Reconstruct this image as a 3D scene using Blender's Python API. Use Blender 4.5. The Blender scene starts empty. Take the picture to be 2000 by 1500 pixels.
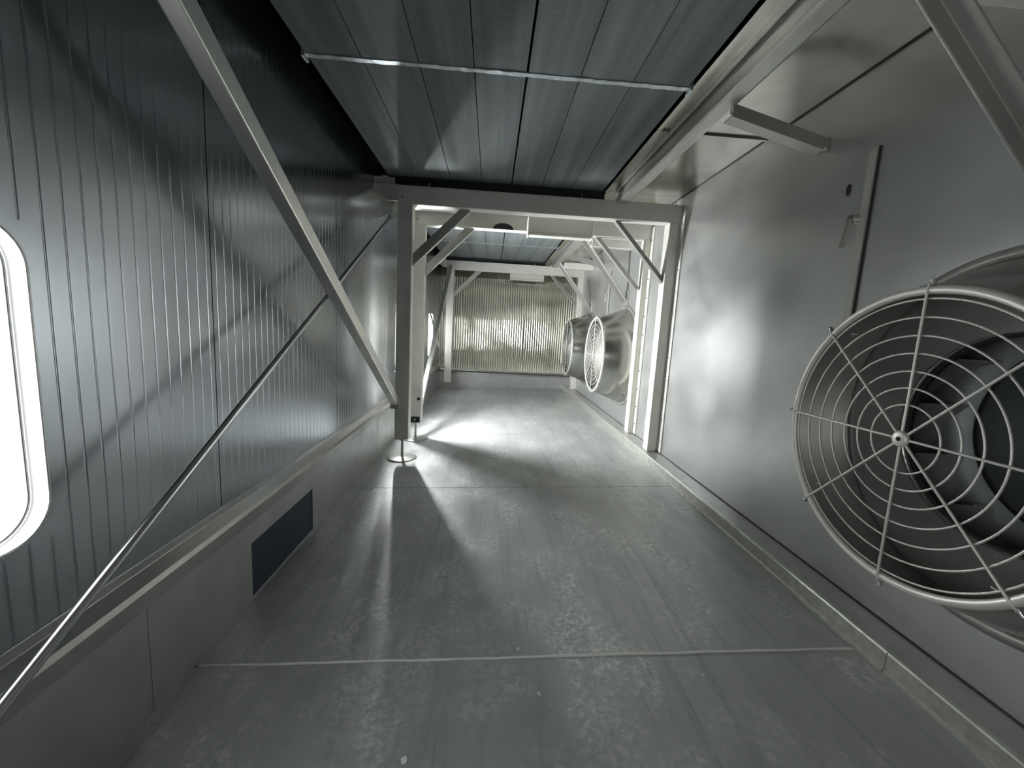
import bpy, bmesh, math, random
from mathutils import Vector, Matrix
random.seed(7)
S = bpy.context.scene
COL = S.collection

# ------------------------------------------------------------------ camera
F_PX = 800.0
yaw, pitch, roll = 0.05717708, 0.13575189, 0.05467404
CAM_H = 1.3
cy, sy, cp, sp, cr, sr = math.cos(yaw), math.sin(yaw), math.cos(pitch), math.sin(pitch), math.cos(roll), math.sin(roll)
fw = Vector((sy*cp, cy*cp, -sp)); rt = Vector((cy, -sy, 0)); up = rt.cross(fw)
r2 = cr*rt + sr*up; u2 = -sr*rt + cr*up
cd = bpy.data.cameras.new('camera'); cam = bpy.data.objects.new('camera', cd); COL.objects.link(cam)
cd.sensor_fit = 'HORIZONTAL'; cd.sensor_width = 36.0; cd.lens = F_PX/2000.0*36.0
cd.clip_start = 0.02; cd.clip_end = 100
M = Matrix((r2, u2, -fw)).transposed().to_4x4(); M.translation = Vector((0, 0, CAM_H))
cam.matrix_world = M
S.camera = cam

# ------------------------------------------------------------------ world, light level
W = bpy.data.worlds.new('world'); S.world = W; W.use_nodes = True
W.node_tree.nodes['Background'].inputs[0].default_value = (0.6, 0.65, 0.7, 1)
W.node_tree.nodes['Background'].inputs[1].default_value = 0.0
S.view_settings.view_transform = 'Standard'; S.view_settings.look = 'None'
S.view_settings.gamma = 1.0; S.view_settings.use_curve_mapping = False
S.view_settings.exposure = 0.12
WINDOW_NEAR = 3.4      # brightness of the lit window panes
WINDOW_MID = 390.0
WINDOW_FAR = 7.0

# ------------------------------------------------------------------ materials
class N:
    def __init__(s, name):
        s.m = bpy.data.materials.new(name); s.m.use_nodes = True
        s.t = s.m.node_tree; s.b = s.t.nodes['Principled BSDF']
        s.co = None
    def node(s, ty, **kw):
        n = s.t.nodes.new(ty)
        for k, v in kw.items():
            if k in n.inputs: n.inputs[k].default_value = v
            else: setattr(n, k, v)
        return n
    def link(s, a, b): s.t.links.new(a, b)
    def coord(s, scale=(1, 1, 1)):
        if s.co is None: s.co = s.node('ShaderNodeNewGeometry')
        mp = s.node('ShaderNodeMapping'); mp.inputs['Scale'].default_value = scale
        s.link(s.co.outputs['Position'], mp.inputs['Vector']); return mp.outputs[0]
    def noise(s, scale=(1, 1, 1), sc=5.0, detail=4.0, rough=0.55, dist=0.0):
        n = s.node('ShaderNodeTexNoise'); n.inputs['Scale'].default_value = sc
        n.inputs['Detail'].default_value = detail; n.inputs['Roughness'].default_value = rough
        n.inputs['Distortion'].default_value = dist
        s.link(s.coord(scale), n.inputs['Vector']); return n.outputs['Fac']
    def ramp(s, fac, stops):
        r = s.node('ShaderNodeValToRGB'); e = r.color_ramp.elements
        while len(e) < len(stops): e.new(0.5)
        for k, (p, c) in enumerate(stops):
            e[k].position = p; e[k].color = c if len(c) == 4 else (*c, 1)
        s.link(fac, r.inputs[0]); return r.outputs[0]
    def mix(s, fac, a, b, mode='MIX'):
        n = s.node('ShaderNodeMix'); n.data_type = 'RGBA'; n.blend_type = mode
        for sock, v in ((n.inputs[0], fac), (n.inputs[6], a), (n.inputs[7], b)):
            if isinstance(v, (int, float)): sock.default_value = v
            elif isinstance(v, tuple): sock.default_value = v if len(v) == 4 else (*v, 1)
            else: s.link(v, sock)
        return n.outputs[2]
    def rng(s, fac, lo, hi, a=0.0, b=1.0):
        n = s.node('ShaderNodeMapRange'); n.inputs[1].default_value = a; n.inputs[2].default_value = b
        n.inputs[3].default_value = lo; n.inputs[4].default_value = hi
        s.link(fac, n.inputs[0]); return n.outputs[0]
    def bump(s, h, strength, dist=0.01):
        n = s.node('ShaderNodeBump'); n.inputs['Strength'].default_value = strength; n.inputs['Distance'].default_value = dist
        s.link(h, n.inputs['Height']); s.link(n.outputs[0], s.b.inputs['Normal'])
    def set(s, **kw):
        for k, v in kw.items():
            k = k.replace('_', ' ')
            if isinstance(v, (int, float)): s.b.inputs[k].default_value = v
            elif isinstance(v, tuple): s.b.inputs[k].default_value = v if len(v) == 4 else (*v, 1)
            else: s.link(v, s.b.inputs[k])
        return s

def metal(name, col, rough, var=0.06, metallic=1.0, stretch=(1, 1, 1), sc=6.0, colvar=0.12, bump=0.0, bump_sc=3.0):
    n = N(name)
    f = n.noise(stretch, sc, 5.0)
    g = n.noise((1, 1, 1), 1.7, 3.0)
    lo = tuple(c*(1-colvar) for c in col); hi = tuple(min(1, c*(1+colvar)) for c in col)
    n.set(Base_Color=n.ramp(f, [(0.25, lo), (0.75, hi)]), Metallic=metallic,
          Roughness=n.rng(g, rough-var, rough+var, 0.3, 0.7))
    if bump: n.bump(n.noise((1, 1, 1), bump_sc, 2.0), bump, 0.02)
    return n.m

MAT = {}
MAT['left_steel'] = metal('ribbed_left_steel', (0.34, 0.36, 0.385), 0.21, 0.02, stretch=(1, 1, 0.15), sc=9, colvar=0.05)
MAT['far_steel'] = metal('ribbed_far_steel', (0.56, 0.545, 0.465), 0.10, 0.015, stretch=(1, 1, 0.15), sc=9, colvar=0.08)
def right_steel():
    n = N('brushed_right_steel')
    brush = n.noise((1, 1.5, 90), 3.0, 3.0)
    smudge = n.noise((1, 1, 1.2), 2.3, 5.0, 0.6, 0.4)
    spots = n.noise((1, 1, 1), 16.0, 3.0, 0.5)
    c = n.ramp(smudge, [(0.3, (0.60, 0.605, 0.595)), (0.7, (0.70, 0.705, 0.69))])
    c = n.mix(n.rng(spots, 0.0, 0.35, 0.66, 0.8), c, (0.70, 0.70, 0.68))
    n.set(Base_Color=c, Metallic=0.82, Roughness=n.rng(smudge, 0.29, 0.40, 0.3, 0.7))
    n.bump(n.mix(0.85, brush, n.noise((1, 1, 1), 1.6, 2.0)), 0.10, 0.02)
    return n.m
MAT['right_steel'] = right_steel()
MAT['kick_steel'] = metal('kick_plate_steel', (0.50, 0.505, 0.495), 0.36, 0.05, 0.7, bump=0.05)
MAT['sill_steel'] = metal('sill_channel_steel', (0.42, 0.42, 0.41), 0.30, 0.05, 0.95)
MAT['frame_steel'] = metal('dull_frame_steel', (0.68, 0.67, 0.615), 0.42, 0.06, 0.25, colvar=0.08)
MAT['brace_steel'] = metal('brace_steel', (0.44, 0.44, 0.41), 0.34, 0.05, 0.6, colvar=0.08)
MAT['polished_brace'] = metal('polished_brace_steel', (0.86, 0.86, 0.81), 0.43, 0.02, 1.0, colvar=0.05)
MAT['bright_steel'] = metal('bright_rod_steel', (0.68, 0.68, 0.67), 0.24, 0.04, 1.0, colvar=0.06)
MAT['guard_steel'] = metal('guard_wire_steel', (0.62, 0.61, 0.56), 0.45, 0.04, 0.4, colvar=0.06)
MAT['cone_steel'] = metal('cone_steel', (0.50, 0.495, 0.46), 0.24, 0.04, 1.0, stretch=(1, 1, 1), colvar=0.06)
MAT['ceiling_steel'] = metal('ceiling_sheet_steel', (0.42, 0.41, 0.37), 0.22, 0.05, 1.0, bump=0.25, bump_sc=2.4)
MAT['curb_steel'] = metal('curb_strip_steel', (0.62, 0.62, 0.57), 0.40, 0.06, 0.8, stretch=(1, 1, 1), sc=25, colvar=0.2)
MAT['zinc'] = metal('zinc_strap', (0.50, 0.55, 0.57), 0.38, 0.06, 0.8, sc=30, colvar=0.35)
MAT['blade_steel'] = metal('impeller_steel', (0.55, 0.55, 0.53), 0.5, 0.05, 0.3)
MAT['plate_steel'] = metal('impeller_plate', (0.42, 0.44, 0.44), 0.5, 0.06, 0.4, sc=14)
MAT['hub_dark'] = metal('hub_dark', (0.09, 0.10, 0.10), 0.55, 0.05, 0.3)
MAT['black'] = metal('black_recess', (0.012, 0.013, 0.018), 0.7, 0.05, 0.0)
MAT['navy'] = metal('navy_opening_shade', (0.022, 0.028, 0.055), 0.6, 0.05, 0.0)  # navy colour stands for the shade inside the kick plate opening
MAT['white_plate'] = metal('white_plate', (0.85, 0.85, 0.82), 0.35, 0.04, 0.0, colvar=0.03)
MAT['lamp_white'] = metal('lamp_housing', (0.62, 0.62, 0.56), 0.4, 0.04, 0.2, colvar=0.04)
MAT['rubber'] = metal('dark_gasket', (0.03, 0.03, 0.03), 0.6, 0.04, 0.0)
MAT['chip'] = metal('pale_chip', (0.78, 0.77, 0.70), 0.7, 0.04, 0.0)

def floor_mat():
    n = N('scuffed_floor_steel')
    big = n.noise((1, 1, 1), 1.3, 6.0, 0.6, 0.3)
    fine = n.noise((1.0, 1.0, 1), 42.0, 7.0, 0.72, 0.15)
    patch = n.noise((1.3, 0.8, 1), 2.6, 7.0, 0.66, 0.3)
    streak = n.noise((9.0, 0.55, 1), 1.6, 4.0, 0.6, 0.35)
    scr = n.noise((60.0, 1.2, 1), 1.0, 3.0, 0.6, 1.2)
    base = n.ramp(big, [(0.3, (0.36, 0.375, 0.37)), (0.7, (0.48, 0.495, 0.485))])
    base = n.mix(n.rng(streak, 0.0, 0.45, 0.50, 0.70), base, (0.24, 0.25, 0.25))
    mask = n.mix(1.0, n.ramp(patch, [(0.46, (0, 0, 0)), (0.66, (0.8, 0.8, 0.8))]), n.ramp(fine, [(0.44, (0, 0, 0)), (0.62, (1, 1, 1))]), 'MULTIPLY')
    base = n.mix(mask, base, (0.85, 0.86, 0.82))
    base = n.mix(n.rng(scr, 0.0, 0.5, 0.66, 0.72), base, (0.06, 0.065, 0.065))
    dots = n.noise((1, 1, 1), 55.0, 2.0, 0.5)
    base = n.mix(n.rng(dots, 0.0, 0.9, 0.74, 0.77), base, (0.75, 0.75, 0.70))
    n.set(Base_Color=base, Metallic=0.3, Roughness=n.rng(patch, 0.30, 0.44, 0.35, 0.7))
    h = n.mix(0.35, n.noise((1, 3, 1), 3.0, 3.0), fine)
    n.bump(h, 0.16, 0.02)
    return n.m
MAT['floor'] = floor_mat()

def coil_mat():
    n = N('coil_fins')
    band = n.noise((14, 0.5, 1), 1.0, 4.0, 0.55, 0.2)
    fleck = n.noise((6, 60, 1), 3.0, 4.0, 0.6)
    c = n.ramp(band, [(0.3, (0.115, 0.133, 0.135)), (0.7, (0.20, 0.22, 0.22))])
    c = n.mix(n.rng(fleck, 0.0, 0.6, 0.58, 0.75), c, (0.27, 0.32, 0.32))
    n.set(Base_Color=c, Metallic=0.0, Roughness=0.6, Specular_IOR_Level=0.15)
    w = n.node('ShaderNodeTexWave'); w.wave_type = 'BANDS'; w.bands_direction = 'Y'
    w.inputs['Scale'].default_value = 70.0; w.inputs['Distortion'].default_value = 0.6
    n.link(n.coord(), w.inputs['Vector'])
    n.bump(w.outputs['Fac'], 0.35, 0.004)
    return n.m
MAT['coil'] = coil_mat()

def pane_mat(name, strength):
    n = N(name)
    f = n.noise((1, 1.0, 0.25), 7.0, 5.0, 0.6)
    c = n.ramp(f, [(0.25, (0.66, 0.69, 0.69)), (0.6, (0.95, 0.975, 0.99))])
    n.set(Base_Color=(0.8, 0.85, 0.85), Roughness=0.2, Emission_Color=c, Emission_Strength=strength)
    return n.m
MAT['pane_near'] = pane_mat('lit_pane_near', WINDOW_NEAR)
MAT['pane_mid'] = pane_mat('lit_pane_mid', WINDOW_MID)
MAT['pane_far'] = pane_mat('lit_pane_far', WINDOW_FAR)

# ------------------------------------------------------------------ mesh helpers
def V(*a): return Vector(a)
class MB:
    def __init__(s): s.v = []; s.f = []; s.sm = []
    def add(s, verts, faces, smooth=False):
        o = len(s.v); s.v += [Vector(p) for p in verts]
        for f in faces: s.f.append(tuple(o+i for i in f)); s.sm.append(smooth)
        return s
    def box(s, x0, x1, y0, y1, z0, z1):
        p = [(x, y, z) for x in (x0, x1) for y in (y0, y1) for z in (z0, z1)]
        return s.add(p, [(0, 1, 3, 2), (4, 6, 7, 5), (0, 4, 5, 1), (2, 3, 7, 6), (0, 2, 6, 4), (1, 5, 7, 3)])
    def bar(s, a, b, w, h, upv=(0, 0, 1)):
        a, b = Vector(a), Vector(b); d = (b-a).normalized(); side = d.cross(Vector(upv)).normalized(); u = side.cross(d)
        p = [q + side*sx*w/2 + u*sz*h/2 for q in (a, b) for sx in (-1, 1) for sz in (-1, 1)]
        return s.add(p, [(0, 2, 3, 1), (4, 5, 7, 6), (0, 1, 5, 4), (2, 6, 7, 3), (0, 4, 6, 2), (1, 3, 7, 5)])
    def prism(s, poly, axis_from, axis_to):
        # poly: 3d points of one end, moved by the vector axis_to-axis_from for the other
        d = Vector(axis_to)-Vector(axis_from); n = len(poly)
        p = [Vector(q) for q in poly]+[Vector(q)+d for q in poly]
        fs = [tuple(range(n))[::-1], tuple(range(n, 2*n))]+[(i, (i+1) % n, n+(i+1) % n, n+i) for i in range(n)]
        return s.add(p, fs)
    def sweep(s, a, b, upv, prof):
        # prof: 2d outline (side, up) swept from a to b
        a, b = Vector(a), Vector(b); d = (b-a).normalized(); side = d.cross(Vector(upv)).normalized(); u = side.cross(d)
        return s.prism([a+side*x+u*z for x, z in prof], a, b)
    def tube(s, pts, r, n=10, closed=False):
        pts = [Vector(p) for p in pts]; m = len(pts); rings = []
        for i, p in enumerate(pts):
            t = (pts[(i+1) % m]-pts[i-1]) if closed else (pts[min(i+1, m-1)]-pts[max(i-1, 0)])
            t.normalize(); ref = V(1, 0, 0) if abs(t.x) < 0.8 else V(0, 0, 1)
            s1 = t.cross(ref).normalized(); s2 = t.cross(s1)
            rings.append([p+(s1*math.cos(2*math.pi*k/n)+s2*math.sin(2*math.pi*k/n))*r for k in range(n)])
        vs = [q for rg in rings for q in rg]; fs = []
        for i in range(m if closed else m-1):
            j = (i+1) % m
            for k in range(n): fs.append((i*n+k, i*n+(k+1) % n, j*n+(k+1) % n, j*n+k))
        s.add(vs, fs, True)
        if not closed:
            s.add(rings[0], [tuple(range(n))]); s.add(rings[-1], [tuple(range(n))[::-1]])
        return s
    def cyl(s, a, b, r, n=16): return s.tube([a, b], r, n)
    def lathe(s, prof, c, axis='x', n=48, closed=False, a0=0.0):
        # prof: list of (radius, offset along axis)
        vs = []; m = len(prof)
        for k in range(n):
            an = a0+2*math.pi*k/n
            for r, o in prof:
                if axis == 'x': vs.append((c[0]+o, c[1]+r*math.cos(an), c[2]+r*math.sin(an)))
                else: vs.append((c[0]+r*math.cos(an), c[1]+r*math.sin(an), c[2]+o))
        fs = []
        for k in range(n):
            j = (k+1) % n
            for i in range(m if closed else m-1):
                i2 = (i+1) % m; fs.append((k*m+i, j*m+i, j*m+i2, k*m+i2))
        return s.add(vs, fs, True)
    def build(s, name, mat, parent=None, bevel=0.0, origin=None, weld=False):
        o0 = origin if origin is not None else (parent['_o'] if parent is not None and '_o' in parent else (0, 0, 0))
        o0 = Vector(o0)
        me = bpy.data.meshes.new(name); me.from_pydata([p-o0 for p in s.v], [], s.f)
        me.materials.append(MAT[mat])
        for i, p in enumerate(me.polygons): p.use_smooth = s.sm[i]
        bm = bmesh.new(); bm.from_mesh(me)
        if weld: bmesh.ops.remove_doubles(bm, verts=bm.verts, dist=1e-5)
        bmesh.ops.recalc_face_normals(bm, faces=bm.faces); bm.to_mesh(me); bm.free()
        if weld: me.set_sharp_from_angle(angle=0.55)
        o = bpy.data.objects.new(name, me); COL.objects.link(o)
        if parent is not None: o.parent = parent; o['_o'] = tuple(o0)
        else: o.location = o0; o['_o'] = tuple(o0)
        if bevel:
            b = o.modifiers.new('bevel', 'BEVEL'); b.width = bevel; b.segments = 2; b.limit_method = 'ANGLE'; b.angle_limit = 0.7
        return o
def thing(name, loc, label, cat, group=None):
    o = bpy.data.objects.new(name, None); COL.objects.link(o); o.location = loc; o['_o'] = tuple(loc)
    o.empty_display_size = 0.1
    return tag(o, label, cat, group)
def tag(o, label, cat, group=None):
    o['label'] = label; o['category'] = cat
    if group: o['group'] = group
    return o
def struct(o, label=None):
    o['kind'] = 'structure'
    if label: o['label'] = label
    return o
def copy_tree(o, parent=None):
    c = o.copy(); COL.objects.link(c); c.parent = parent
    for ch in list(o.children): copy_tree(ch, c)
    return c

# ------------------------------------------------------------------ measures (metres)
XL = -1.08            # ribbed face of the left wall
XK = -1.045           # kick plate on the left
XR = 1.68             # right wall face
XC = 1.53             # curb strip
ZP = 0.178            # top of the plinth along the right wall
YN, YF = -2.0, 8.5    # near and far end
ZC = 2.56             # ceiling sheets
ZTOP = 2.95
def fz(x): return 0.04*(x+0.85)     # floor falls gently to the left

# ------------------------------------------------------------------ floor
bm = MB()
bm.prism([(XL-.1, YN-.1, fz(XL-.1)-.012), (1.9, YN-.1, fz(1.9)-.012), (1.9, YN-.1, -0.25), (XL-.1, YN-.1, -0.25)], (0, YN-.1, 0), (0, YF+.1, 0))
floor = struct(bm.build('floor', 'floor'), 'scuffed grey steel sheet floor of the tunnel')
cuts = [YN, 1.42, 3.12, 4.78, 6.55, YF]
for a, b in zip(cuts[:-1], cuts[1:]):
    g = 0.0025; xs = [XK-.005, -0.4, 0.3, 0.95, XC+.01]
    m = MB()
    m.prism([(x, a+g, fz(x)) for x in xs]+[(x, a+g, fz(x)-.0115) for x in xs[::-1]], (0, a+g, 0), (0, b-g, 0))
    m.build('floor_sheet', 'floor', floor, 0.0012)
m = MB(); pts = []
for i in range(40):
    x = XK+.02+(XC-XK-.04)*i/39
    pts.append((x, 1.42+random.uniform(-.002, .002), fz(x)-0.0005+random.uniform(0, .0008)))
m.tube(pts, 0.0050, 8); w = m.build('weld_seam', 'chip', floor); w['label'] = 'pale weld bead across the near floor'

# ------------------------------------------------------------------ left wall
WIN = [(-1.25, 1.036, 0.722, 1.482), (4.73, 4.96, 0.725, 1.485), (7.14, 7.72, 0.725, 1.485)]   # y0, y1, z0, z1
ZS = 0.455            # ribbed panels start in the sill channel
m = MB()
ys = [YN-.1]
for y0, y1, z0, z1 in WIN:
    m.box(XL-.12, XL-.004, ys[-1], y0, 0-.2, ZTOP); m.box(XL-.12, XL-.004, y0, y1, -.2, z0); m.box(XL-.12, XL-.004, y0, y1, z1, ZTOP); ys.append(y1)
m.box(XL-.12, XL-.004, ys[-1], YF+.1, -.2, ZTOP)
wall_left = struct(m.build('wall_left', 'left_steel'), 'dark ribbed steel wall with lit windows')
def rib_profile(a, b, pitch, gw, depth):
    """points (t, depth) across a ribbed sheet: flat lands, narrow rounded grooves"""
    n = max(1, round((b-a)/pitch)); p = (b-a)/n; out = [(a, 0.0)]
    for i in range(n):
        c = a+p*(i+.5)
        out.append((c-gw/2-.001, 0.0)); out.append((c+gw/2+.001, 0.0))
        for k in range(9):
            u = k/8; out.append((c-gw/2+gw*u, depth*0.5*(1-math.cos(2*math.pi*u))))
    out.append((b, 0.0)); return sorted(out)
def ribbed_panel(y0, y1):
    prof = rib_profile(y0+.0025, y1-.0025, 0.052, 0.008, 0.0007)
    ed = [w[k] for w in WIN for k in (0, 1) if y0 < w[k] < y1]
    for e in ed: prof.append((e, 0.0))
    prof.sort()
    mb = MB()
    for (ya, da), (yb, db) in zip(prof[:-1], prof[1:]):
        if yb-ya < 1e-6: continue
        ym = (ya+yb)/2; win = [w for w in WIN if w[0] < ym < w[1]]
        spans = [(ZS, win[0][2]), (win[0][3], ZTOP)] if win else [(ZS, ZTOP)]
        for z0, z1 in spans:
            mb.add([(XL-da, ya, z0), (XL-db, yb, z0), (XL-db, yb, z1), (XL-da, ya, z1)], [(0, 1, 2, 3)], True)
            mb.add([(XL-.0038, ya, z0), (XL-.0038, yb, z0), (XL-.0038, yb, z1), (XL-.0038, ya, z1)], [(3, 2, 1, 0)], False)
    return mb
seams = [-0.91-1.09, -0.91, 0.38, 1.668, 2.95, 4.24, 5.53, 6.82, 8.11, YF]
for a, b in zip(seams[:-1], seams[1:]):
    ribbed_panel(a, b).build('wall_panel', 'left_steel', wall_left, weld=True)

def rrect(y0, y1, z0, z1, r, n=8):
    pts = []
    for cy_, cz_, a0 in ((y1-r, z1-r, 0), (y0+r, z1-r, 90), (y0+r, z0+r, 180), (y1-r, z0+r, 270)):
        for k in range(n+1):
            a = math.radians(a0+90*k/n); pts.append((cy_+r*math.cos(a), cz_+r*math.sin(a)))
    return pts
def window(idx, w, pane, label, depth=.058):
    y0, y1, z0, z1 = w; r = min(0.10, (y1-y0)*0.42)
    inner = rrect(y0+.006, y1-.006, z0+.006, z1-.006, r)
    n = len(inner)
    # flush plate with rounded opening + reveal going out through the wall
    mb = MB()
    outer = []
    for (y, z) in inner:   # square outer outline, matched point by point
        cyy, czz = (y0+y1)/2, (z0+z1)/2
        outer.append((y, z))
    q = []
    for k in range(n):
        seg = k//9; yy = (y1, y0, y0, y1)[seg]; zz = (z1, z1, z0, z0)[seg]
        j = k % 9
        if seg % 2 == 0: oy, oz = (yy, inner[k][1]) if j <= 4 else (inner[k][0], zz)
        else: oy, oz = (inner[k][0], zz) if j <= 4 else (yy, inner[k][1])
        if j == 4: oy, oz = yy, zz
        q.append((oy, oz))
    xf = XL+.0006
    mb.add([(XL+.0006, y, z) for y, z in inner]+[(XL-.118, y, z) for y, z in inner], [(i, (i+1) % n, n+(i+1) % n, n+i) for i in range(n)])
    win = struct(mb.build('window_%d' % idx, 'white_plate'), label)
    mb = MB(); mb.add([(xf, y, z) for y, z in q]+[(xf, y, z) for y, z in inner], [(i, (i+1) % n, n+(i+1) % n, n+i) for i in range(n)])
    mb.build('surround', 'left_steel', win)
    rim = MB(); rim.tube([(XL+.001, y, z) for y, z in inner], 0.0035, 6, closed=True); rim.build('rim', 'bright_steel', win)
    gk = MB()
    i2 = rrect(y0+.012, y1-.012, z0+.012, z1-.012, r-.006)
    gk.tube([(XL-depth+.002, y, z) for y, z in i2], 0.0035, 6, closed=True); gk.build('gasket', 'sill_steel', win)
    pn = MB(); pn.prism([(XL-depth, y, z) for y, z in inner], (XL-depth, 0, 0), (XL-depth-.01, 0, 0)); pn.build('pane', pane, win)
window(1, WIN[0], 'pane_near', 'glowing rounded window beside the camera', .045)  # its unseen stretch behind the camera is lengthened for fill light
window(2, WIN[1], 'pane_mid', 'glowing rounded window behind the second frame', .02)
window(3, WIN[2], 'pane_far', 'glowing rounded window near the farthest frame', .02)

# kick plate with a dark rectangular opening, sill channel above it
OP = (1.805, 2.45, 0.02, 0.262)
m = MB()
for y0, y1, z0, z1 in ((YN, OP[0], -.02, .40), (OP[1], YF, -.02, .40), (OP[0], OP[1], OP[3], .40), (OP[0], OP[1], -.02, .0)):
    m.box(XK-.02, XK, y0, y1, z0, z1)
kick = struct(m.build('baseboard_left', 'kick_steel'), 'plain grey kick plate under the ribbed wall')
m = MB(); m.box(XK-.03, XK-.004, OP[0], OP[1], -.02, OP[3]); m.build('opening_shade', 'navy', kick)  # near-flush plate with the shade of the recess put into its colour
for y in (1.24, 3.9, 6.2):
    MB().box(XK, XK+.0015, y, y+.022, fz(XK), .37).build('joint_cover', 'kick_steel', kick)
m = MB()
prof = [(XK-.03, .372), (XK+.012, .372), (XK+.012, .425), (XK+.002, .440), (XL+.003, .470), (XL+.003, .50), (XL-.003, .50), (XL-.003, .455), (XK-.03, .44)]
m.prism([(x, YN, z) for x, z in prof], (0, YN, 0), (0, YF, 0))
struct(m.build('trim_1', 'sill_steel', None, .0015), 'grey sill channel along the foot of the ribbed wall')

# ------------------------------------------------------------------ right wall with fan openings
FAN_Y = [1.195, 5.17, 7.06]; FAN_Z = 1.02; HOLE = 0.36
m = MB()
def ring_plate(mb, yc, zc, half, r, x, n=48):
    ci = []; sq = []
    for k in range(n):
        a = 2*math.pi*k/n; c, s_ = math.cos(a), math.sin(a); q = half/max(abs(c), abs(s_))
        ci.append((x, yc+r*c, zc+r*s_)); sq.append((x, yc+q*c, zc+q*s_))
    mb.add(ci+sq, [(k, (k+1) % n, n+(k+1) % n, n+k) for k in range(n)])
    mb.add([(x, yc+r*math.cos(2*math.pi*k/n), zc+r*math.sin(2*math.pi*k/n)) for k in range(n)]+[(x+.03, yc+r*math.cos(2*math.pi*k/n), zc+r*math.sin(2*math.pi*k/n)) for k in range(n)],
           [(k, (k+1) % n, n+(k+1) % n, n+k) for k in range(n)])
hf = 0.62
yy = YN-.1
for yc in FAN_Y:
    m.box(XR, XR+.03, yy, yc-hf, -.1, ZTOP)
    m.box(XR, XR+.03, yc-hf, yc+hf, -.1, FAN_Z-hf); m.box(XR, XR+.03, yc-hf, yc+hf, FAN_Z+hf, ZTOP)
    ring_plate(m, yc, FAN_Z, hf, HOLE, XR); yy = yc+hf
m.box(XR, XR+.03, yy, YF+.1, -.1, ZTOP)
wall_right = struct(m.build('wall_right', 'right_steel'), 'smooth brushed steel wall carrying the fans')
# plinth and bright curb strip
m = MB(); m.prism([(XC+.004, YN, -.1), (XC+.004, YN, ZP), (XR+.002, YN, ZP), (XR+.002, YN, -.1)], (0, YN, 0), (0, YF, 0))
struct(m.build('trim_2', 'kick_steel'), 'flat grey plinth at the foot of the right wall')
m = MB()
z0 = fz(XC)
prof = [(XC+.004, z0-.02), (XC-.012, z0-.02), (XC-.012, z0+.012), (XC-.004, z0+.017), (XC-.004, ZP-.004), (XC, ZP+.003), (XC+.018, ZP+.003), (XC+.018, ZP), (XC+.004, ZP)]
curb = None
for a, b in ((YN, 1.30), (1.303, 3.62), (3.623, 6.1), (6.103, YF)):
    mm = MB(); mm.prism([(x, a, z) for x, z in prof], (0, a, 0), (0, b, 0))
    o = mm.build('strip_length' if curb else 'trim_3', 'curb_steel', curb, .001)
    curb = curb or struct(o, 'bright worn curb strip between floor and plinth')
m = MB(); m.box(XR-.004, XR+.001, YN, YF, ZP, ZP+.006)
struct(m.build('trim_4', 'rubber'), 'dark joint line where right wall meets the plinth')

# ------------------------------------------------------------------ far wall
wall_far = MB().box(XL-.1, XR+.1, YF+.006, YF+.12, -.2, ZTOP).build('wall_far', 'far_steel'); struct(wall_far, 'ribbed steel end wall of the tunnel')
for a, b in ((XL, -0.62), (-0.62, 0.68), (0.68, XR)):
    n = round((b-a-.008)/.047); p = (b-a-.008)/n; prof = []
    for i in range(n):      # rounded scallops, slope running evenly from one flank to the other
        for k in range(10):
            u = k/9; prof.append((a+.004+p*(i+.01+.98*u), .0052*(2*u-1)**2))
    mb = MB()
    for (xa, da), (xb, db) in zip(prof[:-1], prof[1:]):
        if xb-xa < 1e-6: continue
        mb.add([(xa, YF+da, .33), (xb, YF+db, .33), (xb, YF+db, ZTOP), (xa, YF+da, ZTOP)], [(0, 1, 2, 3)], True)
        mb.add([(xa, YF+.0055, .33), (xb, YF+.0055, .33), (xb, YF+.0055, ZTOP), (xa, YF+.0055, ZTOP)], [(3, 2, 1, 0)])
    mb.build('wall_panel', 'far_steel', wall_far, weld=True)
m = MB(); m.box(XK, XR, YF-.03, YF+.01, -.1, .315)
struct(m.build('baseboard_far', 'kick_steel'), 'plain kick plate under the end wall')
m = MB(); prof = [(YF+.006, .312), (YF-.045, .312), (YF-.045, .348), (YF-.012, .372), (YF-.005, .40), (YF+.006, .40)]
m.prism([(XK, y, z) for y, z in prof], (XK, 0, 0), (XR, 0, 0))
struct(m.build('trim_5', 'sill_steel', None, .0015), 'sill channel along the end wall')
m = MB().box(XL-.1, XR+.1, YN-.12, YN, -.2, ZTOP)
struct(m.build('wall_near', 'right_steel'), 'plain steel wall behind the camera')

# ------------------------------------------------------------------ ceiling
ceiling = struct(MB().box(XL-.12, XR+.05, YN-.12, YF+.12, ZTOP, ZTOP+.05).build('ceiling', 'black'), 'dark void above the coils')
def sheet(x0, x1, y0, y1, z=ZC):
    mb = MB()
    mb.box(x0, x1, y0+.002, y1-.002, z, z+.012)
    return mb.build('ceiling_sheet', 'ceiling_steel', ceiling, .002)
for a, b in ((YN, 0.2), (0.2, 2.68), (2.68, 3.84), (3.84, 6.0), (6.0, 7.1), (7.1, YF)):
    sheet(0.965, XR-.008, a, b)
sheet(XL+.06, 0.985, 3.86, 4.63); sheet(XL+.06, 0.985, 7.97, YF)
m = MB()
for a, b in ((2.675, 2.685),): m.box(1.0, XR-.01, a-.006, b+.006, ZC-.012, ZC)
m.build('sheet_joint', 'ceiling_steel', ceiling, .002)
m = MB().box(XR-.009, XR+.002, YN, YF, ZC-.004, ZC+.03); m.build('corner_joint', 'rubber', ceiling)

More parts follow.
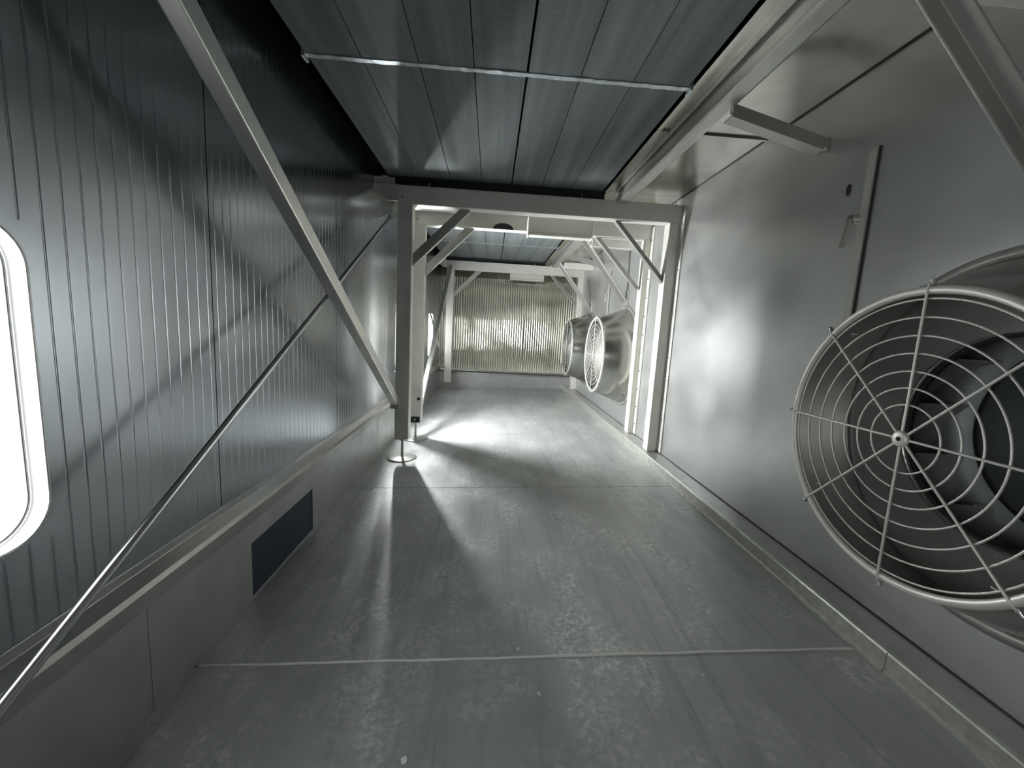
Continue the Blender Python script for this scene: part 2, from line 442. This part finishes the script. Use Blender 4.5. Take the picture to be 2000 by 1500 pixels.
# ------------------------------------------------------------------ coils
CX = [-0.958, -0.689, -0.414, -0.144, 0.120, 0.386, 0.653, 0.940]
ZB = 2.555
def coil(y0, ys_, y1, label):
    t = thing('cooling_coil', (0, (y0+y1)/2, ZB), label, 'coil', 'finned cooling coils in the ceiling')
    for (a, b) in ((y0, ys_-.006), (ys_+.006, y1)):
        for i in range(7):
            g0 = .006 if i == 4 else .0022; g1 = .006 if i == 3 else .0022
            dz = random.uniform(0, .003)
            MB().box(CX[i]+g0, CX[i+1]-g1, a, b, ZB+dz, ZB+.25).build('fin_block', 'coil', t, .002)
    # crinkled zinc strap under the joint
    m = MB(); pts = []
    n = 60
    for i in range(n+1):
        x = CX[0]-.005+(CX[-1]-CX[0]+.02)*i/n
        pts.append((x, random.uniform(-.002, .002), random.uniform(-.0025, .001)))
    vs = []
    for x, dy, dz in pts:
        vs += [(x, ys_-.016+dy, ZB-.003+dz), (x, ys_+.016+dy, ZB-.003-dz*.5), (x, ys_+.016+dy, ZB+.004), (x, ys_-.016+dy, ZB+.004)]
    fs = []
    for i in range(n):
        for k in range(4): fs.append((i*4+k, i*4+(k+1) % 4, i*4+4+(k+1) % 4, i*4+4+k))
    m.add(vs, fs); m.build('strap', 'zinc', t)
    for x in (CX[0]-.004, CX[-1]+.012): MB().box(x-.008, x+.008, ys_-.03, ys_+.03, ZB-.02, ZB+.05).build('strap_bracket', 'zinc', t, .002)
    MB().box(CX[0], CX[-1], y0, y1, ZB+.252, ZB+.28).build('casing', 'black', t)
    MB().box(CX[0], CX[-1]+.02, y1+.004, y1+.018, 2.488, ZB+.05).build('coil_seal', 'black', ceiling)  # black filler strip, added to stop light passing over the beam
    return t
coil(-1.6, 2.232, 3.83, 'near dark finned coil overhead, in front of the first frame')
coil(4.65, 6.50, 7.95, 'far dark finned coil overhead, beyond the first two frames')

# ------------------------------------------------------------------ support frames
def foot(post, x, y):
    g = fz(x)
    MB().cyl((x, y, .215), (x, y, g+.012), .0125, 14).build('levelling_screw', 'brace_steel', post)
    m = MB(); m.lathe([(0, .020), (.03, .018), (.12, .012), (.138, .008), (.140, .002), (.138, 0), (0, 0)], (x, y, g+.0005), 'z', 40)
    m.build('foot_pad', 'brace_steel', post)
    m = MB(); m.lathe([(.013, 0), (.026, 0), (.026, .018), (.013, .018)], (x, y, .19-.008), 'z', 6, closed=True); m.build('nut', 'brace_steel', post)
def knee(t, a, b, w, y, d=.06):
    m = MB(); a = V(a[0], y, a[1]); b = V(b[0], y, b[1])
    m.bar(a, b, d, w, (0, 0, 1)); return m.build('knee_brace', 'brace_steel', t, .004)
def angle_knee(t, a, b, y, w=.055, d=.055):
    # steel angle: one leg faces the room, the other looks along the tunnel
    a = V(a[0], y, a[1]); b = V(b[0], y, b[1])
    th = .007
    prof = [(-d/2, -w/2), (d/2, -w/2), (d/2, -w/2+th), (-d/2+th, -w/2+th), (-d/2+th, w/2), (-d/2, w/2)]
    m = MB().sweep(a, b, (0, 0, 1), prof); return m.build('knee_brace', 'brace_steel', t, .0015)
def frame(y0, label, right_x=(1.57, 1.66), pad=True, dark_hole=False):
    d = .12; y1 = y0+d; ym = (y0+y1)/2
    t = thing('support_frame', (0.4, ym, 0), label, 'frame', 'steel portal frames across the tunnel')
    p = MB().box(-.865, -.735, y0, y1, .20, 2.32).build('post', 'frame_steel', t, .006)
    foot(p, -.80, ym)
    if dark_hole:
        m = MB(); m.lathe([(0, -.002), (.018, -.002), (.018, .004), (0, .004)], (0, 0, 0), 'x', 16)
        m.v = [V(q.y-.765, y0+q.x, q.z+.47) for q in m.v]; m.build('hole', 'black', p)
        MB().box(-.855, -.748, y0-.0015, y0+.004, .203, .27).build('end_socket', 'black', p)
        m = MB().cyl((-.80, y0-.012, .235), (-.80, y0, .235), .012, 6); m.build('bolt', 'brace_steel', p)
    p2 = MB().box(right_x[0], right_x[1], y0, y1, ZP, 2.32).build('post', 'frame_steel', t, .006)
    MB().box(-.865, right_x[1]+.012, y0, y1, 2.32, 2.48).build('beam', 'frame_steel', t, .007)
    knee(t, (-.76, 1.83), (-.26, 2.335), .078, ym+.005)
    angle_knee(t, (1.095, 2.33), (1.595, 1.80), ym)
    # sealing strip with bolt heads between right post and wall
    st = MB().box(XR-.012, XR, y0-.075, y0+.01, ZP+.01, 2.44).build('sealing_strip', 'frame_steel', t, .003)
    for k in range(11):
        z = .3+k*.2
        MB().cyl((XR-.022, y0-.04, z), (XR-.012, y0-.04, z), .009, 6).build('bolt', 'brace_steel', st)
    # outrigger plate from the beam to the left wall
    m = MB(); m.prism([(-.868, y0+.012, 2.345), (-.868, y0+.012, 2.475), (XL+.002, y0+.012, 2.475), (XL+.002, y0+.012, 2.44), (-.965, y0+.012, 2.37), (-.945, y0+.012, 2.345)], (0, 0, 0), (0, .012, 0))
    m.box(XL+.002, -.868, y0+.01, y0+.06, 2.475, 2.483)
    m.build('outrigger_plate', 'frame_steel', t, .001)
    MB().box(XL+.002, -.90, y0+.02, y0+.06, 2.49, 2.54).build('outrigger_clip', 'frame_steel', t, .002)
    for x, z in ((-.82, 2.37), (.755, 2.482), (1.615, 2.485), (-.6, 2.482)):
        if z > 2.45: m = MB().cyl((x, y0+.02, z-.02), (x, y0+.02, z+.035), .006, 10)
        else: m = MB().cyl((x, y0-.03, z), (x, y0+.01, z), .012, 6)
        m.build('bolt', 'bright_steel', t)
    return t
f1 = frame(3.80, 'nearest portal frame of dull steel, its left foot on the bare floor')
f2 = frame(4.50, 'second portal frame, close behind the nearest one', (1.61, 1.695-.01), dark_hole=True)
f3 = frame(7.85, 'farthest portal frame, with a brightly lit left post', (1.60, 1.675))

# ------------------------------------------------------------------ diagonal braces
def square_brace(name, a, b, w, h, label):
    t = thing(name, ((a[0]+b[0])/2, (a[1]+b[1])/2, min(a[2], b[2])), label, 'brace', 'square diagonal braces by the left wall')
    MB().bar(a, b, w, h).build('bar', 'polished_brace', t, .006)
    d = (V(*b)-V(*a)).normalized()
    return t, d
t, d = square_brace('diagonal_brace', (-.862, 3.785, .573), (-.862, .55, 2.522), .062, .078, 'thick square brace slanting down to the foot of the nearest post')
MB().box(-.90, -.82, 3.772, 3.80, .50, .63).build('end_plate', 'brace_steel', t, .003)
t, d = square_brace('diagonal_brace', (-.80, 4.63, .20), (-.80, 7.84, 2.33), .055, .07, 'dark square brace beyond the second frame')
MB().box(-.835, -.765, 7.828, 7.85, 2.24, 2.40).build('end_plate', 'brace_steel', t, .003)
def rod(a, b, r, label):
    t = thing('tension_rod', ((a[0]+b[0])/2, (a[1]+b[1])/2, min(a[2], b[2])), label, 'rod', 'thin round tie rods by the left wall')
    MB().cyl(a, b, r, 14).build('shaft', 'bright_steel', t)
    d = (V(*b)-V(*a)).normalized(); p = V(*b)-d*.06
    MB().cyl(V(*b)-d*.09, V(*b), r*1.7, 8).build('clevis', 'brace_steel', t)
rod((-.91, .15, .19), (-.91, 3.80, 2.225), .0125, 'long bright tie rod crossing the near left wall')
rod((-.845, 7.84, .47), (-.845, 4.64, 1.96), .010, 'thin dark tie rod beyond the second frame')

# ------------------------------------------------------------------ right-hand ceiling channels and struts
def channel(y0, y1, label):
    t = thing('ceiling_channel', (1.115, (y0+y1)/2, 2.46), label, 'channel', 'channels along the ceiling')
    th = .008
    prof = [(1.07, 2.46), (1.07, ZC), (1.165, ZC), (1.165, 2.46), (1.165-.03, 2.46), (1.165-.03, 2.46+th), (1.165-th, 2.46+th), (1.165-th, ZC-th), (1.07+th, ZC-th), (1.07+th, 2.46+th), (1.10, 2.46+th), (1.10, 2.46)]
    prof = [(1.07, 2.46), (1.07, ZC), (1.165, ZC), (1.165, 2.46), (1.150, 2.455), (1.085, 2.455)]
    m = MB().prism([(x, y0, z) for x, z in prof], (0, y0, 0), (0, y1, 0)); m.build('rail', 'brace_steel', t, .003)
    MB().box(1.045, 1.055, y0, y1, ZC-.022, ZC).build('edge_flange', 'brace_steel', t, .001)
    MB().box(1.055, 1.19, y1-.03, y1+.02, 2.482, 2.50).build('end_clip', 'frame_steel', t, .002)
    return t
channel(-1.2, 3.80, 'long ceiling channel beside the near coil')
channel(4.62, 7.85, 'long ceiling channel beside the far coil')
def cross_strut(y, label):
    t = thing('cross_strut', (1.42, y, 2.3), label, 'strut', 'short cross struts under the ceiling')
    w = .075; th = .007
    a, b = V(1.155, y, 2.435), V(1.655, y, 2.315)
    prof = [(-w/2, -.03), (w/2, -.03), (w/2, .03), (w/2-th, .03), (w/2-th, -.03+th), (-w/2, -.03+th)]
    MB().sweep(a, b, (0, 0, 1), prof).build('angle', 'brace_steel', t, .0015)
    MB().box(XR-.010, XR, y-.035, y+.035, 2.275, 2.35).build('wall_plate', 'brace_steel', t, .002)
    m = MB().cyl((XR-.03, y-.02, 2.30), (XR-.012, y-.02, 2.30), .013, 6); m.build('bolt', 'bright_steel', t)
    m = MB().cyl((1.16, y-.02, 2.425), (1.16, y-.02, 2.455), .012, 6); m.build('bolt', 'bright_steel', t)
cross_strut(2.19, 'short slanting strut from near ceiling channel to right wall')
cross_strut(6.42, 'short slanting strut from far ceiling channel to right wall')
def fan_strut(y, label, top=(1.085, 2.41), bot=(1.648, 1.70), w=.06):
    t = thing('fan_strut', (1.4, y, 1.70), label, 'strut', 'slanting struts above the fans')
    a, b = V(top[0], y, top[1]), V(bot[0], y, bot[1])
    th = .008
    prof = [(-.045, -w/2), (-.045+th, -w/2), (-.045+th, w/2-th), (.02, w/2-th), (.02, w/2), (-.045, w/2)]
    MB().sweep(a, b, (0, 0, 1), prof).build('angle', 'brace_steel', t, .003)
    MB().box(XR-.014, XR, y-.055, y+.055, bot[1]-.06, bot[1]+.14).build('wall_plate', 'brace_steel', t, .002)
    return t
def short_beam(y0, y1, label):
    o = MB().box(1.168, XR-.002, y0, y1, 2.33, 2.43).build('short_beam', 'frame_steel', None, .006, origin=(1.42, y0, 2.33))
    return tag(o, label, 'beam', 'short beams between ceiling channel and wall')
fan_strut(1.165, 'large slanting strut above the nearest fan at the right edge', (1.045, 2.372), (1.655, 1.762), .056)
fan_strut(5.14, 'slanting strut above the middle fan')
fan_strut(7.03, 'slanting strut above the farthest fan')
short_beam(1.20, 1.30, 'short beam at the top edge above the nearest fan')
short_beam(5.10, 5.20, 'short beam above the middle fan')
short_beam(6.99, 7.09, 'short beam above the farthest fan')

# ------------------------------------------------------------------ fans
def make_fan(label):
    xr = -.36        # rim plane, relative to the wall face
    t = thing('wall_fan', (XR, FAN_Y[0], FAN_Z), label, 'fan', 'caged cone fans on the right wall')
    L = lambda: MB()
    o = (0, 0, 0)
    def b(mb, name, mat, par=None, bev=0):
        par = par or t
        ob = mb.build(name, mat, par, bev, origin=(0, 0, 0)); ob['_o'] = (0, 0, 0); return ob
    cone = b(MB().lathe([(.462, xr), (.594, -.012), (.590, -.004), (.586, -.012), (.455, xr)], o, 'x', 96), 'inlet_cone', 'cone_steel')
    b(MB().lathe([(.595, -.016), (.632, -.016), (.632, -.0005), (.595, -.0005)], o, 'x', 96, closed=True), 'base_flange', 'brace_steel', cone)
    ring = MB().tube([(xr, .462*math.cos(2*math.pi*k/96), .462*math.sin(2*math.pi*k/96)) for k in range(96)], .0135, 12, closed=True)
    b(ring, 'rim', 'guard_steel', cone)
    for k in range(8):
        a = math.radians(12+45*k)
        b(MB().cyl((-.016, .618*math.cos(a), .618*math.sin(a)), (-.036, .618*math.cos(a), .618*math.sin(a)), .011, 6), 'flange_bolt', 'bright_steel', cone)
    # guard
    gx = xr-.012
    radii = [.108, .161, .214, .270, .325, .381, .436]
    hub = b(MB().lathe([(0, gx-.010), (.018, gx-.010), (.026, gx-.006), (.026, gx+.004), (0, gx+.004)], o, 'x', 32), 'guard_hub', 'guard_steel')
    b(MB().lathe([(0, gx-.0125), (.007, gx-.0125), (.007, gx-.008), (0, gx-.008)], o, 'x', 12), 'hub_bolt', 'black', hub)
    for r in radii:
        m = MB().tube([(gx+.006, r*math.cos(2*math.pi*k/80), r*math.sin(2*math.pi*k/80)) for k in range(80)], .0032, 8, closed=True)
        b(m, 'guard_ring', 'guard_steel')
    for k in range(8):
        a = math.radians(45*k-.6)
        c, s_ = math.cos(a), math.sin(a)
        m = MB().tube([(gx, .02*c, .02*s_), (gx, .462*c, .462*s_), (gx+.004, .482*c, .482*s_), (gx+.022, .486*c, .486*s_)], .0042, 8)
        sk = b(m, 'guard_spoke', 'guard_steel')
        b(MB().cyl((gx+.012, .478*c, .478*s_), (gx+.012, .496*c, .496*s_), .008, 6), 'clip', 'bright_steel', sk)
    for k in range(4):
        a = math.radians(140+90*k); c, s_ = math.cos(a), math.sin(a)
        m = MB().tube([(xr+.03+.010*math.cos(q*math.pi/6), .425*c+.010*math.sin(q*math.pi/6), .425*s_) for q in range(12)], .0025, 6, closed=True)
        b(m, 'lug', 'guard_steel')
    # impeller behind the wall opening
    m = MB().lathe([(HOLE+.006, .0), (HOLE-.008, .02), (HOLE-.012, .05), (HOLE-.004, .05), (HOLE+.006, .03)], o, 'x', 72, closed=True); b(m, 'inlet_ring', 'cone_steel')
    b(MB().lathe([(.37, .335), (.60, .335), (.60, .343), (.37, .343)], o, 'x', 72, closed=True), 'wheel_plate', 'plate_steel')
    hb = b(MB().lathe([(0, .375), (.375, .375), (.375, .337), (.365, .335)], o, 'x', 64), 'hub_disc', 'hub_dark')
    b(MB().lathe([(0, .22), (.045, .22), (.055, .235), (.055, .375), (0, .375)], o, 'x', 32), 'shaft', 'plate_steel', hb)
    for k in range(12):
        a0 = 2*math.pi*(k+.28)/12; pts = []
        for j in range(7):
            u = j/6; r = .405+.19*u; a = a0-.62*u
            pts.append((r*math.cos(a), r*math.sin(a)))
        vs = []
        for (y, z) in pts:
            n_ = V(0, -z, y).normalized()*.004
            vs += [(.075, y-n_.y, z-n_.z), (.335, y-n_.y, z-n_.z), (.335, y+n_.y, z+n_.z), (.075, y+n_.y, z+n_.z)]
        fs = [(0, 1, 2, 3), (24, 27, 26, 25)]
        for j in range(6):
            for q in range(4): fs.append((j*4+q, j*4+4+q, j*4+4+(q+1) % 4, j*4+(q+1) % 4))
        bl = b(MB().add(vs, fs), 'blade', 'blade_steel')
        y, z = pts[0]
        b(MB().cyl((.262, y*.992, z*.992), (.33, y*.992, z*.992), .0045, 6), 'worn_edge', 'guard_steel', bl)
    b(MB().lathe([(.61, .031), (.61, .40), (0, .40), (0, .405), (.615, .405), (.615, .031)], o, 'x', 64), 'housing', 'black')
    return t
fan = make_fan('nearest caged cone fan, cut off by the right edge')
for y, lb in zip(FAN_Y[1:], ('middle caged cone fan, just beyond the second frame', 'farthest caged cone fan, overlapped by the middle one')):
    c = copy_tree(fan); c.location = (XR, y, FAN_Z); c['label'] = lb

# ------------------------------------------------------------------ access doors in the right wall
def door(idx, y0, y1, label):
    dr = struct(MB().box(XR-.004, XR+.002, y0+.004, y1, .452, 2.19).build('door_%d' % idx, 'right_steel', None, .0008), label)
    MB().box(XR-.016, XR-.004, y0-.006, y0+.030, .46, 2.185).build('latch_rail', 'guard_steel', dr, .002)
    MB().box(XR-.006, XR+.001, y0-.014, y0-.006, .46, 2.185).build('rail_gap', 'rubber', dr)
    hy, hz = y0+.045, 1.885
    h = MB().cyl((XR-.004, hy, hz), (XR-.045, hy, hz), .019, 16).build('handle_boss', 'bright_steel', dr)
    MB().bar((XR-.040, hy, hz), (XR-.048, hy+.022, hz-.125), .016, .020, (1, 0, 0)).build('handle', 'brace_steel', h, .003)
    pl = MB().lathe([(0, .0), (.013, .0), (.013, .004), (0, .004)], (XR-.0075, y0+.125, 2.04), 'x', 16)
    for q in pl.v: q.z = 2.04+(q.z-2.04)*2.1
    pl.build('hole_plug', 'rubber', dr)
door(1, 1.862, 2.575, 'access door with latch rail and handle beside the nearest fan')
door(2, 5.96, 6.44, 'access door with latch rail between the far fans')

# ------------------------------------------------------------------ lamps and odd pieces near the frames
def lamp(y, label, dz=-.032):
    t = thing('ceiling_lamp', (.64, y, 2.26), label, 'lamp', 'unlit box lamps under the frames')
    x0, x1 = .325, .965
    MB().prism([(x0, y-.05, 2.29+dz), (x0, y-.06, 2.42+dz), (x0, y+.06, 2.42+dz), (x0, y+.05, 2.29+dz)], (x0, 0, 0), (x1, 0, 0)).build('housing', 'lamp_white', t, .003)
    MB().box(x0+.005, x1-.005, y-.058, y+.058, 2.262+dz, 2.288+dz).build('diffuser', 'lamp_white', t, .006)
    for x in (x0-.008, x1):
        MB().box(x, x+.008, y-.066, y+.066, 2.255+dz, 2.435+dz).build('end_cap', 'white_plate', t, .002)
    for x in (x0+.10, x1-.11):
        MB().box(x, x+.012, y-.02, y+.02, 2.42+dz, 2.56).build('hanger', 'frame_steel', t, .001)
lamp(4.30, 'unlit box lamp between the two near frames')
lamp(8.20, 'unlit box lamp behind the farthest frame')
t = thing('flat_plate', (-.6, 4.31, 2.43), 'bright white plate under the ceiling behind the nearest beam', 'plate')
MB().box(-.84, -.36, 4.22, 4.41, 2.43, 2.442).build('plate', 'white_plate', t, .002)
for x in (-.78, -.43): MB().box(x, x+.015, 4.29, 4.33, 2.440, ZC+.002).build('hanger', 'frame_steel', t)
m = MB(); n = 24
pts = [(.075+.108*math.cos(math.pi*k/n), 4.497, 2.323+.062*math.sin(math.pi*k/n)) for k in range(n+1)]
m.prism(pts, (0, 4.497, 0), (0, 4.50, 0)); o = m.build('notch', 'black', f2); o.parent = f2
# chips on the floor
chips = [(-.195, 1.051, .016, 'pale paint chip on the floor at the bottom edge'), (.225, 1.258, .010, 'pale chip on the floor just below the weld bead'),
         (.165, 1.46, .010, 'pale chip on the floor just above the weld bead'), (1.03, 1.81, .008, 'tiny pale chip on the floor near the curb strip')]
for x, y, s_, lb in chips:
    m = MB(); g = fz(x); k = 7
    ring = [(x+s_*random.uniform(.5, 1)*math.cos(2*math.pi*i/k), y+s_*random.uniform(.6, 1)*math.sin(2*math.pi*i/k), g+.0004) for i in range(k)]
    m.prism(ring, (0, 0, 0), (0, 0, .003))
    tag(m.build('paint_chip', 'chip', None, 0, origin=(x, y, g)), lb, 'chip')

for o in bpy.data.objects:
    if '_o' in o: del o['_o']
